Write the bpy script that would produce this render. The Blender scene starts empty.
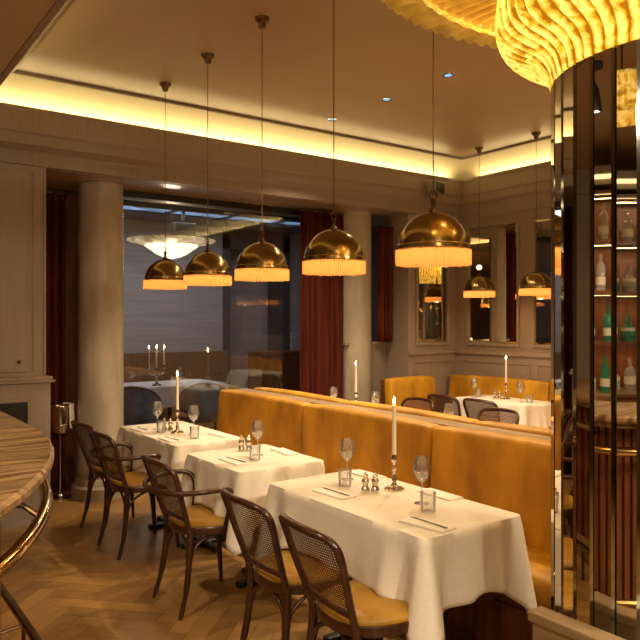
import bpy, bmesh, math, random
from mathutils import Vector, Matrix
random.seed(7)
PI = math.pi
C = bpy.context.scene.collection
S = bpy.context.scene

# ------------------------------------------------------------------ camera
cd = bpy.data.cameras.new('camera'); cam = bpy.data.objects.new('camera', cd); C.objects.link(cam)
cd.lens = 39.3; cd.sensor_width = 36; cd.clip_start = 0.05
cam.location = (0, 0, 1.56); cam.rotation_euler = (PI/2, 0, -math.radians(35.8))
S.camera = cam
# ------------------------------------------------------------------ world / exposure
w = bpy.data.worlds.new('world'); S.world = w; w.use_nodes = True
w.node_tree.nodes['Background'].inputs[0].default_value = (1.0, .72, .45, 1)
w.node_tree.nodes['Background'].inputs[1].default_value = 0.05
S.view_settings.view_transform = 'Standard'; S.view_settings.look = 'None'
S.view_settings.exposure = 1.2; S.view_settings.gamma = 1; S.view_settings.use_curve_mapping = False

def light(name, kind, loc, energy, color, rot=(0,0,0), **kw):
    l = bpy.data.lights.new(name, kind); l.energy = energy; l.color = color
    for k, v in kw.items(): setattr(l, k, v)
    o = bpy.data.objects.new(name, l); C.objects.link(o); o.location = loc; o.rotation_euler = rot
    return o
WARM = (1.0, .80, .56); LED = (1.0, .81, .42)
COVE = 8.0
# LED strips lying in the cove trough, shining up
light('cove_light_back', 'AREA', (3.475, 5.695, 3.15), COVE, LED, (PI,0,0), shape='RECTANGLE', size=4.9, size_y=.03)
light('cove_light_right', 'AREA', (6.145, 1.7, 3.15), COVE*1.4, LED, (PI,0,0), shape='RECTANGLE', size=.03, size_y=7.4)
light('cove_light_left', 'AREA', (.805, 1.7, 3.15), COVE*1.0, LED, (PI,0,0), shape='RECTANGLE', size=.03, size_y=7.4)
# added warm fill spots without fittings, brightening the room from behind the camera
for (x, y, e) in ((1.4,-1.2,110),(3.2,-1.2,90),(.2,-1.6,90),(-1.5,-.6,60)):
    light('room_fill', 'SPOT', (x, y, 2.9), e, WARM, (math.radians(38),0,0), spot_size=math.radians(130), spot_blend=.9, shadow_soft_size=.06)
# recessed ceiling downlights (the fittings are built further down)
DOWN = [(3.74,5.0),(3.76,4.29),(3.755,3.6),(2.9,.6),(4.6,2.2),(4.4,-.6)]
# ------------------------------------------------------------------ materials
def mat(name, col, rough=.5, metal=0, spec=.5, **kw):
    m = bpy.data.materials.new(name); m.use_nodes = True
    b = m.node_tree.nodes['Principled BSDF']
    b.inputs['Base Color'].default_value = (*col, 1); b.inputs['Roughness'].default_value = rough
    b.inputs['Metallic'].default_value = metal; b.inputs['Specular IOR Level'].default_value = spec
    for k, v in kw.items():
        b.inputs[k.replace('_', ' ')].default_value = v
    return m
def N(m, t, **kw):
    n = m.node_tree.nodes.new(t)
    for k, v in kw.items():
        if k in ('scale','detail','rough','dist'):
            n.inputs[{'scale':'Scale','detail':'Detail','rough':'Roughness','dist':'Distortion'}[k]].default_value = v
        else: setattr(n, k, v)
    return n
def noise_mat(name, c1, c2, scale=(1,1,1), nscale=5, rough=.5, metal=0, spec=.5, bump=0, lo=.35, hi=.65, detail=4, dist=0, **kw):
    m = mat(name, c1, rough, metal, spec, **kw); L = m.node_tree.links; b = m.node_tree.nodes['Principled BSDF']
    tc = N(m, 'ShaderNodeTexCoord'); mp = N(m, 'ShaderNodeMapping'); mp.inputs['Scale'].default_value = scale
    nz = N(m, 'ShaderNodeTexNoise', scale=nscale, detail=detail, dist=dist); cr = N(m, 'ShaderNodeValToRGB')
    cr.color_ramp.elements[0].position = lo; cr.color_ramp.elements[1].position = hi
    cr.color_ramp.elements[0].color = (*c1,1); cr.color_ramp.elements[1].color = (*c2,1)
    L.new(tc.outputs['Object'], mp.inputs[0]); L.new(mp.outputs[0], nz.inputs['Vector']); L.new(nz.outputs[0], cr.inputs[0]); L.new(cr.outputs[0], b.inputs['Base Color'])
    if bump:
        bp = N(m, 'ShaderNodeBump'); bp.inputs['Strength'].default_value = bump; bp.inputs['Distance'].default_value = .01
        L.new(nz.outputs[0], bp.inputs['Height']); L.new(bp.outputs[0], b.inputs['Normal'])
    return m
def emis(name, col, strength):
    m = mat(name, (0,0,0)); b = m.node_tree.nodes['Principled BSDF']
    b.inputs['Emission Color'].default_value = (*col,1); b.inputs['Emission Strength'].default_value = strength
    return m

M = {}
M['ceiling'] = noise_mat('ceiling_paint', (.45,.335,.215), (.485,.365,.235), (1,1,1), 1.2, rough=.38, spec=.35, bump=.05)
M['cove'] = mat('cove_paint', (.52,.43,.25), .7)
M['panel'] = noise_mat('panel_wood', (.28,.215,.165), (.31,.24,.185), (14,14,.9), 3, rough=.42, spec=.4, detail=6)
M['panel_dark'] = mat('groove', (.12,.08,.05), .5)
M['column'] = noise_mat('column_stone', (.36,.31,.225), (.50,.43,.32), (2.5,2.5,.7), 2.2, rough=.38, spec=.4, detail=6, dist=.6)
M['curtain'] = noise_mat('curtain_velvet', (.075,.012,.006), (.12,.022,.010), (6,6,.5), 4, rough=.85, spec=.2)
M['velvet'] = noise_mat('banquette_velvet', (.36,.165,.008), (.62,.315,.018), (1.5,1.5,.8), 3.2, rough=.55, spec=.35, bump=.10, detail=5)
M['seat_leather'] = noise_mat('seat_leather', (.36,.19,.025), (.50,.27,.04), (1,1,1), 9, rough=.45, spec=.4, bump=.05)
M['bentwood'] = noise_mat('bentwood', (.038,.013,.006), (.075,.026,.011), (4,4,1), 9, rough=.28, spec=.55)
M['redwood'] = noise_mat('mahogany', (.13,.042,.015), (.22,.075,.028), (9,9,.8), 3, rough=.32, spec=.5, detail=6)
M['counter'] = noise_mat('counter_wood', (.12,.06,.022), (.40,.24,.10), (1.0,8,3), 2.2, rough=.3, spec=.5, detail=8, dist=2.4, lo=.38, hi=.64)
M['ledgewood'] = noise_mat('ledge_wood', (.26,.17,.08), (.36,.25,.13), (8,1,8), 2.5, rough=.4, detail=6, dist=.8)
M['linen'] = noise_mat('table_linen', (.80,.73,.60), (.84,.78,.65), (1,1,1), 60, rough=.8, spec=.2, bump=.04)
M['napkin'] = mat('napkin_cloth', (.85,.80,.70), .8)
M['brass'] = noise_mat('aged_brass', (.26,.17,.06), (.36,.25,.095), (1,1,4), 5, rough=.22, metal=1)
M['brass_bright'] = mat('polished_brass', (.72,.52,.22), .12, 1)
M['brass_dark'] = mat('dark_brass', (.14,.085,.04), .35, 1)
M['silver'] = mat('silver', (.72,.66,.56), .14, 1)
M['chrome'] = mat('chrome', (.62,.62,.62), .12, 1)
M['iron'] = mat('cast_iron', (.018,.016,.015), .45)
M['black'] = mat('black_paint', (.012,.011,.01), .4)
M['speaker'] = mat('speaker_body', (.24,.19,.15), .6)
M['wax'] = mat('candle_wax', (.88,.80,.62), .5, Subsurface_Weight=.0)
M['flame'] = emis('flame', (1.0,.72,.32), 22)
M['mirror'] = mat('mirror_glass', (.72,.68,.60), .015, 1)
M['mirror_edge'] = mat('mirror_bevel', (.45,.48,.45), .05, 1)
M['darkgap'] = mat('dark_backing', (.03,.028,.025), .5)
M['blue_fabric'] = noise_mat('blue_upholstery', (.06,.075,.125), (.095,.12,.19), (1,1,1), 12, rough=.8)
M['blue_wall'] = noise_mat('brick_painted', (.42,.38,.37), (.52,.47,.46), (.6,.6,9), 1.6, rough=.7, bump=.2)
M['tile_dark'] = mat('dark_door', (.10,.09,.09), .5)
M['blue_strip'] = noise_mat('blue_strip_glow', (.02,.03,.05), (.3,.55,.9), (2,9,1), 2.2, rough=.3)
def glassy(name, tint=(1,1,1), base=.06, edge=.9, diff=0.0):
    m = bpy.data.materials.new(name); m.use_nodes = True; nt = m.node_tree; nt.nodes.clear(); L = nt.links
    out = nt.nodes.new('ShaderNodeOutputMaterial'); tr = nt.nodes.new('ShaderNodeBsdfTransparent'); gl = nt.nodes.new('ShaderNodeBsdfGlossy')
    tr.inputs[0].default_value = (*tint,1); gl.inputs['Roughness'].default_value = .03; gl.inputs[0].default_value = (1,1,1,1)
    lw = nt.nodes.new('ShaderNodeLayerWeight'); lw.inputs[0].default_value = .35
    mr = nt.nodes.new('ShaderNodeMapRange'); mr.inputs['To Min'].default_value = base; mr.inputs['To Max'].default_value = edge
    mx = nt.nodes.new('ShaderNodeMixShader'); L.new(lw.outputs['Fresnel'], mr.inputs[0]); L.new(mr.outputs[0], mx.inputs[0])
    L.new(tr.outputs[0], mx.inputs[1]); L.new(gl.outputs[0], mx.inputs[2])
    last = mx
    if diff:
        df = nt.nodes.new('ShaderNodeBsdfDiffuse'); df.inputs[0].default_value = (.8,.8,.75,1)
        m2 = nt.nodes.new('ShaderNodeMixShader'); m2.inputs[0].default_value = diff
        L.new(mx.outputs[0], m2.inputs[1]); L.new(df.outputs[0], m2.inputs[2]); last = m2
    L.new(last.outputs[0], out.inputs[0]); return m
M['glass'] = glassy('drinking_glass', (1,1,1), .10, .9, .07)
M['pane'] = glassy('window_glass', (.95,.96,.97), .03, .5)
for nme, t in (('green',(.10,.62,.40)),('blue',(.06,.12,.40)),('clear',(.92,.92,.88)),('amber',(.80,.36,.05)),('red',(.35,.015,.01)),('cream',(.6,.52,.35))):
    M['bottle_'+nme] = mat('bottle_glass_'+nme, t, .05, 0, .8, Transmission_Weight=.75 if nme not in ('red','cream') else .2)
M['label'] = mat('paper_label', (.75,.68,.5), .7)
# added glowing strip, gives the blue gleams high in the far room
b = M['blue_strip'].node_tree.nodes['Principled BSDF']; b.inputs['Emission Strength'].default_value = .45
M['blue_strip'].node_tree.links.new([n for n in M['blue_strip'].node_tree.nodes if n.type=='VALTORGB'][0].outputs[0], b.inputs['Emission Color'])
# fringe: translucent thread
m = bpy.data.materials.new('silk_fringe'); m.use_nodes = True; nt = m.node_tree; nt.nodes.clear()
o_ = nt.nodes.new('ShaderNodeOutputMaterial'); t_ = nt.nodes.new('ShaderNodeBsdfTranslucent'); d_ = nt.nodes.new('ShaderNodeBsdfDiffuse'); x_ = nt.nodes.new('ShaderNodeMixShader')
t_.inputs[0].default_value = (.62,.36,.15,1); d_.inputs[0].default_value = (.60,.36,.16,1); x_.inputs[0].default_value = .45
nt.links.new(t_.outputs[0], x_.inputs[1]); nt.links.new(d_.outputs[0], x_.inputs[2]); nt.links.new(x_.outputs[0], o_.inputs[0]); M['fringe'] = m
# lit gold-leaf glass of the big chandelier: mottled leaf in front of its lamps
def leaf(name, c1, c2, c3, strength, nscale):
    m = mat(name, c2, .35, 0, .5); nt = m.node_tree; L = nt.links; b = nt.nodes['Principled BSDF']
    tc = N(m, 'ShaderNodeTexCoord'); nz = N(m, 'ShaderNodeTexNoise', scale=nscale, detail=6, dist=1.2); cr = N(m, 'ShaderNodeValToRGB')
    e = cr.color_ramp.elements; e[0].position = .36; e[0].color = (*c1,1); e[1].position = .66; e[1].color = (*c3,1)
    x = cr.color_ramp.elements.new(.5); x.color = (*c2,1)
    L.new(tc.outputs['Object'], nz.inputs['Vector']); L.new(nz.outputs[0], cr.inputs[0]); L.new(cr.outputs[0], b.inputs['Base Color'])
    L.new(cr.outputs[0], b.inputs['Emission Color']); b.inputs['Emission Strength'].default_value = strength
    bp = N(m, 'ShaderNodeBump'); bp.inputs['Strength'].default_value = .35; bp.inputs['Distance'].default_value = .01
    L.new(nz.outputs[0], bp.inputs['Height']); L.new(bp.outputs[0], b.inputs['Normal'])
    return m
M['leaf'] = leaf('gold_leaf_glass', (.33,.13,.003), (.80,.42,.02), (1.0,.74,.16), .55, 18)
m = M['leaf']; nt = m.node_tree; at = N(m, 'ShaderNodeAttribute'); at.attribute_name = 'flute'
nz = [n for n in nt.nodes if n.type == 'TEX_NOISE'][0]; cr = [n for n in nt.nodes if n.type == 'VALTORGB'][0]
ma = N(m, 'ShaderNodeMath', operation='MULTIPLY_ADD'); ma.inputs[1].default_value = .50; ma.inputs[2].default_value = -.36
nt.links.new(at.outputs['Fac'], ma.inputs[0]); mb2 = N(m, 'ShaderNodeMath', operation='ADD'); nt.links.new(ma.outputs[0], mb2.inputs[0]); nt.links.new(nz.outputs[0], mb2.inputs[1]); nt.links.new(mb2.outputs[0], cr.inputs[0])  # crease darkening between the flutes put into the leaf's colour and glow
M['pleat'] = leaf('gold_pleats', (.42,.22,.02), (.55,.30,.03), (.70,.42,.05), .15, 7)  # faint glow put into the disc so its unlit parts look golden
M['leaf_drum'] = leaf('drum_gold', (.40,.20,.012), (.80,.50,.05), (1.0,.80,.30), .3, 16)
M['far_dish'] = leaf('far_dish_glass', (.30,.20,.10), (.55,.40,.2), (1,.85,.55), .22, 6)
M['far_bowl'] = emis('far_bowl_glass', (1.0,.80,.42), 1.1)
# cane webbing: real open weave
m = mat('cane_webbing', (.11,.045,.018), .5); nt = m.node_tree; L = nt.links; b = nt.nodes['Principled BSDF']
tc = N(m, 'ShaderNodeTexCoord'); sp = N(m, 'ShaderNodeSeparateXYZ'); L.new(tc.outputs['Object'], sp.inputs[0])
def cell(sock):
    a = N(m, 'ShaderNodeMath', operation='MULTIPLY'); a.inputs[1].default_value = 1/.0105; L.new(sock, a.inputs[0])
    f = N(m, 'ShaderNodeMath', operation='FRACT'); L.new(a.outputs[0], f.inputs[0])
    s = N(m, 'ShaderNodeMath', operation='SUBTRACT'); s.inputs[1].default_value = .5; L.new(f.outputs[0], s.inputs[0])
    p = N(m, 'ShaderNodeMath', operation='POWER'); p.inputs[1].default_value = 2; L.new(s.outputs[0], p.inputs[0]); return p
a1, a2 = cell(sp.outputs['Y']), cell(sp.outputs['Z'])
sm = N(m, 'ShaderNodeMath', operation='ADD'); L.new(a1.outputs[0], sm.inputs[0]); L.new(a2.outputs[0], sm.inputs[1])
gt = N(m, 'ShaderNodeMath', operation='GREATER_THAN'); gt.inputs[1].default_value = .062; L.new(sm.outputs[0], gt.inputs[0]); L.new(gt.outputs[0], b.inputs['Alpha'])
M['cane'] = m
# parquet: every plank its own tone (face attribute)
m = mat('parquet', (.3,.15,.05), .33, 0, .45); nt = m.node_tree; L = nt.links; b = nt.nodes['Principled BSDF']
at = N(m, 'ShaderNodeAttribute'); at.attribute_name = 'tone'
tc = N(m, 'ShaderNodeTexCoord'); nz = N(m, 'ShaderNodeTexNoise', scale=7, detail=6, dist=1.0); L.new(tc.outputs['Object'], nz.inputs['Vector'])
ad = N(m, 'ShaderNodeMath', operation='MULTIPLY_ADD'); ad.inputs[1].default_value = .5; L.new(nz.outputs[0], ad.inputs[0]); L.new(at.outputs['Fac'], ad.inputs[2])
cr = N(m, 'ShaderNodeValToRGB'); cr.color_ramp.elements[0].color = (.23,.115,.032,1); cr.color_ramp.elements[1].color = (.45,.25,.075,1); cr.color_ramp.elements[0].position = .1; cr.color_ramp.elements[1].position = .95
L.new(ad.outputs[0], cr.inputs[0]); L.new(cr.outputs[0], b.inputs['Base Color']); M['parquet'] = m

# ------------------------------------------------------------------ mesh builder
class MB:
    def __init__(s): s.v = []; s.f = []; s.mi = []; s.cur = 0
    def add(s, vs, fs, mx=None):
        n = len(s.v); s.v += [tuple(mx @ Vector(v)) if mx else tuple(v) for v in vs]
        s.f += [tuple(i+n for i in f) for f in fs]; s.mi += [s.cur]*len(fs); return s
    def box(s, x0, x1, y0, y1, z0, z1, mx=None, bev=0):
        if bev:
            bm = bmesh.new(); bmesh.ops.create_cube(bm, size=1)
            for v in bm.verts: v.co = Vector(((x0+x1)/2+v.co.x*(x1-x0), (y0+y1)/2+v.co.y*(y1-y0), (z0+z1)/2+v.co.z*(z1-z0)))
            bmesh.ops.bevel(bm, geom=bm.edges[:], offset=bev, segments=3 if bev > .004 else 1, affect='EDGES', profile=.5)
            bm.verts.index_update()
            s.add([v.co[:] for v in bm.verts], [[v.index for v in f.verts] for f in bm.faces], mx); bm.free(); return s
        vs = [(x,y,z) for x in (x0,x1) for y in (y0,y1) for z in (z0,z1)]
        return s.add(vs, [(0,1,3,2),(4,6,7,5),(0,4,5,1),(2,3,7,6),(0,2,6,4),(1,5,7,3)], mx)
    def lathe(s, prof, n=24, c=(0,0,0), cap=True, mx=None, mod=None):
        vs = []; fs = []; k = len(prof)
        for j in range(n):
            a = 2*PI*j/n
            for i, (r, z) in enumerate(prof):
                rr = r*(mod(a, i) if mod else 1)
                vs.append((c[0]+rr*math.cos(a), c[1]+rr*math.sin(a), c[2]+z))
        for j in range(n):
            q = (j+1) % n
            for i in range(k-1): fs.append((j*k+i, q*k+i, q*k+i+1, j*k+i+1))
        if cap:
            if prof[0][0] > 1e-6: fs.append(tuple(j*k for j in range(n))[::-1])
            if prof[-1][0] > 1e-6: fs.append(tuple(j*k+k-1 for j in range(n)))
        return s.add(vs, fs, mx)
    def tube(s, pts, r, n=8, closed=False, mx=None, sy=1.0):
        pts = [Vector(p) for p in pts]; m_ = len(pts); rs = r if isinstance(r, (list,tuple)) else [r]*m_
        vs = []; fs = []; up = None
        for i, p in enumerate(pts):
            if closed: t = pts[(i+1) % m_]-pts[i-1]
            else: t = pts[min(i+1,m_-1)]-pts[max(i-1,0)]
            t.normalize()
            if up is None:
                up = Vector((0,0,1)) if abs(t.z) < .9 else Vector((1,0,0))
            u = (up - t*up.dot(t)).normalized(); up = u; v = t.cross(u)
            for j in range(n):
                a = 2*PI*j/n; vs.append(p + u*math.cos(a)*rs[i] + v*math.sin(a)*rs[i]*sy)
        L_ = m_ if closed else m_-1
        for i in range(L_):
            for j in range(n):
                a, b2 = i*n, ((i+1) % m_)*n; fs.append((a+j, a+(j+1)%n, b2+(j+1)%n, b2+j))
        if not closed:
            fs.append(tuple(range(n))[::-1]); fs.append(tuple((m_-1)*n+j for j in range(n)))
        return s.add(vs, fs, mx)
    def grid(s, P, closed_u=False):
        nu, nv = len(P), len(P[0]); vs = [p for row in P for p in row]; fs = []
        for i in range(nu if closed_u else nu-1):
            for j in range(nv-1):
                a = (i+1) % nu; fs.append((i*nv+j, a*nv+j, a*nv+j+1, i*nv+j+1))
        return s.add(vs, fs)
    def prism(s, pts, z0, z1):
        n = len(pts); vs = [(x,y,z0) for x,y in pts]+[(x,y,z1) for x,y in pts]
        return s.add(vs, [tuple(range(n))[::-1], tuple(range(n,2*n))]+[(i,(i+1)%n,n+(i+1)%n,n+i) for i in range(n)])
    def build(s, name, mats, parent=None, smooth=35, solid=0, sub=0, offset=-1):
        me = bpy.data.meshes.new(name); me.from_pydata([tuple(v) for v in s.v], [], s.f)
        for mm in (mats if isinstance(mats, (list,tuple)) else [mats]): me.materials.append(mm)
        for p, i in zip(me.polygons, s.mi): p.material_index = i
        bm = bmesh.new(); bm.from_mesh(me); bmesh.ops.recalc_face_normals(bm, faces=bm.faces[:]); bm.to_mesh(me); bm.free()
        if smooth:
            me.shade_smooth(); me.set_sharp_from_angle(angle=math.radians(smooth))
        o = bpy.data.objects.new(name, me); C.objects.link(o)
        if parent: o.parent = parent
        if solid:
            md = o.modifiers.new('s', 'SOLIDIFY'); md.thickness = solid; md.offset = offset
        if sub:
            md = o.modifiers.new('d', 'SUBSURF'); md.levels = sub; md.render_levels = sub
        return o
def tag(o, label=None, cat=None, group=None, kind=None):
    if label: o['label'] = label
    if cat: o['category'] = cat
    if group: o['group'] = group
    if kind: o['kind'] = kind
    return o
def thing(name, loc=(0,0,0), rz=0, label=None, cat=None, group=None):
    o = bpy.data.objects.new(name, None); C.objects.link(o); o.location = loc; o.rotation_euler = (0,0,rz); o.empty_display_size = .1
    return tag(o, label, cat, group)
def struct(name, mb, m, **kw):
    return tag(mb.build(name, m, **kw), kind='structure')
def dup(o, loc, rz=None, label=None, group=None):
    r = o.copy(); C.objects.link(r); r.location = loc
    if rz is not None: r.rotation_euler = (0,0,rz)
    if label: r['label'] = label
    if group: r['group'] = group
    for ch in list(o.children):
        c = ch.copy(); C.objects.link(c); c.parent = r
        for g in list(ch.children):
            d = g.copy(); C.objects.link(d); d.parent = c
    return r
def arc(cx, cy, r, a0, a1, n): return [(cx+r*math.cos(math.radians(a0+(a1-a0)*i/n)), cy+r*math.sin(math.radians(a0+(a1-a0)*i/n))) for i in range(n+1)]
def bez(p, n=12):
    p = [Vector(q) for q in p]; out = []
    P = [p[0]*2-p[1]]+p+[p[-1]*2-p[-2]]
    for i in range(1, len(P)-2):
        for k in range(n):
            t = k/n; a, b_, c_, d = P[i-1], P[i], P[i+1], P[i+2]
            out.append(.5*((2*b_)+(c_-a)*t+(2*a-5*b_+4*c_-d)*t*t+(-a+3*b_-3*c_+d)*t**3))
    out.append(p[-1]); return out

# ================================================================== SETTING
ZC = 3.355; XW = 6.12; YB = 5.75
# floor: herringbone parquet
def floor_mesh():
    W_, L_ = .105, .525; v = []; f = []; tone = []
    ca, sa = math.cos(PI/4), math.sin(PI/4); rnd = random.Random(3); n5 = 5
    def quad(x0, y0, x1, y1):
        g = .0012; P = [(x0+g,y0+g),(x1-g,y0+g),(x1-g,y1-g),(x0+g,y1-g)]
        Q = [(x*ca-y*sa+1.5, x*sa+y*ca+3.5) for x,y in P]
        if all(q[0] < -4.5 or q[0] > 8 or q[1] < -2.6 or q[1] > 10.4 for q in Q): return
        cx, cy = sum(q[0] for q in Q)/4, sum(q[1] for q in Q)/4
        if cx < -4.3 or cx > 7.9 or cy < -2.4 or cy > 10.3: return
        n = len(v); v.extend([(q[0],q[1],0) for q in Q]); f.append((n,n+1,n+2,n+3)); tone.append(rnd.uniform(0,.5))
    # herringbone: cell (i,j) where (i-j) mod 10 fixes the plank it belongs to
    R = 95
    for j in range(-R, R):
        for i in range(-R, R):
            k = (i-j) % 10
            if k == 0: quad(i*W_, j*W_, (i+5)*W_, (j+1)*W_)            # horizontal plank
            if k == 9: quad(i*W_, j*W_, (i+1)*W_, (j+5)*W_)            # vertical plank
    me = bpy.data.meshes.new('floor'); me.from_pydata(v, [], f)
    a = me.attributes.new('tone', 'FLOAT', 'FACE'); a.data.foreach_set('value', tone)
    base = [(-4.6,-2.6,-.003),(8.1,-2.6,-.003),(8.1,10.5,-.003),(-4.6,10.5,-.003)]
    me.materials.append(M['parquet']); o = bpy.data.objects.new('floor', me); C.objects.link(o); o['kind'] = 'structure'
    sb = MB().box(-4.6,8.1,-2.6,10.5,-.1,-.002).build('floor', mat('floor_joint', (.14,.075,.03), .5)); sb['kind'] = 'structure'
floor_mesh()

# rectangle sweep (inner edge of the raised ceiling)
RX0, RX1, RY0, RY1 = 1.13, 5.82, -2.0, 5.37
def sweep(prof, mb=None):
    mb = mb or MB(); rows = []
    for (sx, sy) in ((0,0),(1,0),(1,1),(0,1)):
        rows.append([((RX1+o if sx else RX0-o), (RY1+o if sy else RY0-o), z) for o, z in prof])
    mb.grid(rows, closed_u=True); return mb
struct('ceiling', MB().box(RX0-.02, RX1+.02, RY0-.02, RY1+.02, ZC, ZC+.1), M['ceiling'], smooth=0)
cv = [(-.02,ZC)]+[(.38*math.sin(math.radians(a))**1.15, ZC-.26*(1-math.cos(math.radians(a)))) for a in range(8,91,9)]+[(.38,3.02),(.36,3.02)]
struct('trim_1', sweep([(o,z) for o,z in cv]), M['cove'], smooth=60)
struct('trim_2', sweep([(-.025,ZC-.001),(-.025,ZC-.014),(-.008,ZC-.022),(.006,ZC-.014),(.006,ZC+.002)]), M['panel'], smooth=0)
# cove ledge lip and stepped fascia under it
lip = [(.24,3.06),(.24,3.175),(.215,3.175),(.215,3.155),(.225,3.13),(.225,2.99),(.245,2.975),(.245,2.90),(.29,2.885),(.33,2.865),(.335,2.85),(.42,2.85)]
lipc = lip[:]+[(.42,3.02),(.24,3.02),(.24,3.06)]
rows = [[((RX1+o if sx else RX0-o), (RY1+o if sy else RY0-o), z) for o, z in lipc] for (sx, sy) in ((0,0),(1,0),(1,1),(0,1))]
struct('trim_3', MB().grid(rows).box(.88,.905,RY0-.2,RY1+.2,2.995,3.175).box(.905,.915,RY0-.2,RY1+.2,2.995,3.03), M['panel'], smooth=0)
# dropped ceiling over the bar and behind the camera
struct('ceiling', MB().box(-4.5, RX0-.225, -2.6, YB, 3.0, 3.05), M['ceiling'], smooth=0)
# beam over the opening, with soffit
bm_ = MB().box(-4.5, 6.2, 5.71, 5.80, 2.76, 2.86).box(-4.5, 6.2, 5.70, 5.71, 2.76, 2.80)
struct('trim_4', bm_, M['panel'], smooth=0)
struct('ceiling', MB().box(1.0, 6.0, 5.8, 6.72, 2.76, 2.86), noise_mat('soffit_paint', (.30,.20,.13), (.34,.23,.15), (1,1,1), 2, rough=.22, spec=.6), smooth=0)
# walls
struct('wall_back', MB().box(-4.6, 1.30, YB, YB+.1, 0, 3.05).box(5.36, 6.3, YB, 6.15, 0, 2.9)
       .box(4.75, 5.37, 6.12, 6.22, 0, 1.28).box(4.72, 5.37, 6.08, 6.24, 1.28, 1.31).box(4.75, 5.40, 6.45, 6.55, 0, 2.8), M['panel'], smooth=0)
struct('wall_back', MB().box(1.30, 1.40, YB, 6.7, 0, 2.8).box(1.3, 2.0, 6.62, 6.72, 0, 2.8), M['redwood'], smooth=0)
struct('wall_right', MB().box(XW, XW+.12, -2.6, 5.9, 0, 3.02), M['panel'], smooth=0)
struct('wall_left', MB().box(-4.6, -4.5, -2.6, 5.8, 0, 3.05), M['panel'], smooth=0)
struct('wall_front', MB().box(-4.6, 6.2, -2.7, -2.6, 0, 3.3), M['panel'], smooth=0)
# wall mouldings (panel frames, chair rail)
def frame_mb(mb, plane, c, a0, a1, z0, z1, t=.022, d=.012):
    # rectangular moulding on a wall; plane 'x' (wall at x=c facing -x) or 'y' (wall at y=c facing -y)
    for (p0,p1,q0,q1) in ((a0,a1,z0,z0+t),(a0,a1,z1-t,z1),(a0,a0+t,z0+t,z1-t),(a1-t,a1,z0+t,z1-t)):
        if plane == 'x': mb.box(c-d, c, p0, p1, q0, q1, bev=.003)
        else: mb.box(p0, p1, c-d, c, q0, q1, bev=.003)
tr = MB()
for a0, a1 in ((4.68,5.62),(3.7,4.6),(2.4,3.6),(1.1,2.3)):
    frame_mb(tr, 'x', XW, a0, a1, .3, 1.10)
frame_mb(tr, 'y', YB, 5.44, 6.05, .3, 1.10)
tr.box(XW-.03, XW, -2.6, YB, 1.17, 1.21, bev=.006).box(5.34, XW, YB-.03, YB, 1.17, 1.21, bev=.006)
tr.box(XW-.02, XW, -2.6, YB, 2.72, 2.75, bev=.004)
struct('trim_5', tr, M['panel'], smooth=0)
bb = MB().box(XW-.02, XW, -2.6, YB, 0, .15).box(5.34, XW, YB-.02, YB, 0, .15)
struct('baseboard_right', bb, M['panel'], smooth=0)
# far room beyond the glass
struct('wall_far', MB().box(1.0, 5.6, 10.4, 10.5, 0, 3.6).box(6.7, 8.1, 10.4, 10.5, 0, 3.6).box(5.6,6.7,10.9,11.0,0,3.6), M['blue_wall'], smooth=0)
struct('wall_far', MB().box(8.0, 8.1, 6.6, 11, 0, 3.6).box(.9, 1.0, 6.6, 11, 0, 3.6).box(5.5,5.62,10.36,10.95,0,3.0).box(6.68,6.8,10.36,10.95,0,3.0).box(5.5,6.8,10.36,10.95,2.75,3.1), M['tile_dark'], smooth=0)
struct('ceiling', MB().box(.9, 8.1, 6.7, 11, 3.1, 3.2), mat('far_ceiling', (.20,.19,.20), .6), smooth=0)
struct('wall_far', MB().box(.9, 8.1, 6.62, 6.72, 2.86, 3.2), M['panel'], smooth=0)
sk = MB().box(2.2, 6.6, 8.75, 9.2, 3.06, 3.09); struct('blue_gleam_strip', sk, M['blue_strip'], smooth=0)  # added glowing panel, stands in for blue gleams near the far ceiling
skf = MB()
for i in range(6): skf.box(2.2+i*.88-.02, 2.2+i*.88+.02, 8.75, 9.2, 3.03, 3.10)
skf.box(2.18,6.62,8.72,8.76,3.03,3.1).box(2.18,6.62,9.19,9.23,3.03,3.1)
struct('trim_6', skf, M['black'], smooth=0)
# glass partition between the columns
gf = MB().box(2.22, 2.26, 6.28, 6.34, 0, 2.76).box(2.22, 4.8, 6.28, 6.34, 2.70, 2.76).box(4.35, 4.39, 6.28, 6.34, 0, 2.76).box(2.22, 4.8, 6.28, 6.34, 0, .06)
struct('window_1', gf, M['black'], smooth=0)
struct('window_1', MB().box(2.26, 4.35, 6.305, 6.313, .06, 2.70), M['pane'], smooth=0)

# columns
def column(x, y, label):
    mb = MB().lathe([(.25,0),(.25,.10),(.225,.12),(.215,.16),(.20,.18),(.197,.6),(.195,2.55),(.192,2.60),(.192,2.76)], 40, (0,0,0))
    o = mb.build('round_column', M['column']); o.location = (x,y,0); tag(o, label, 'column', None)
column(2.06, 6.2, 'round mottled beige column to the left of the glass partition')
column(4.95, 6.2, 'round beige column to the right of the glass partition, behind the middle pendants')

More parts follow.
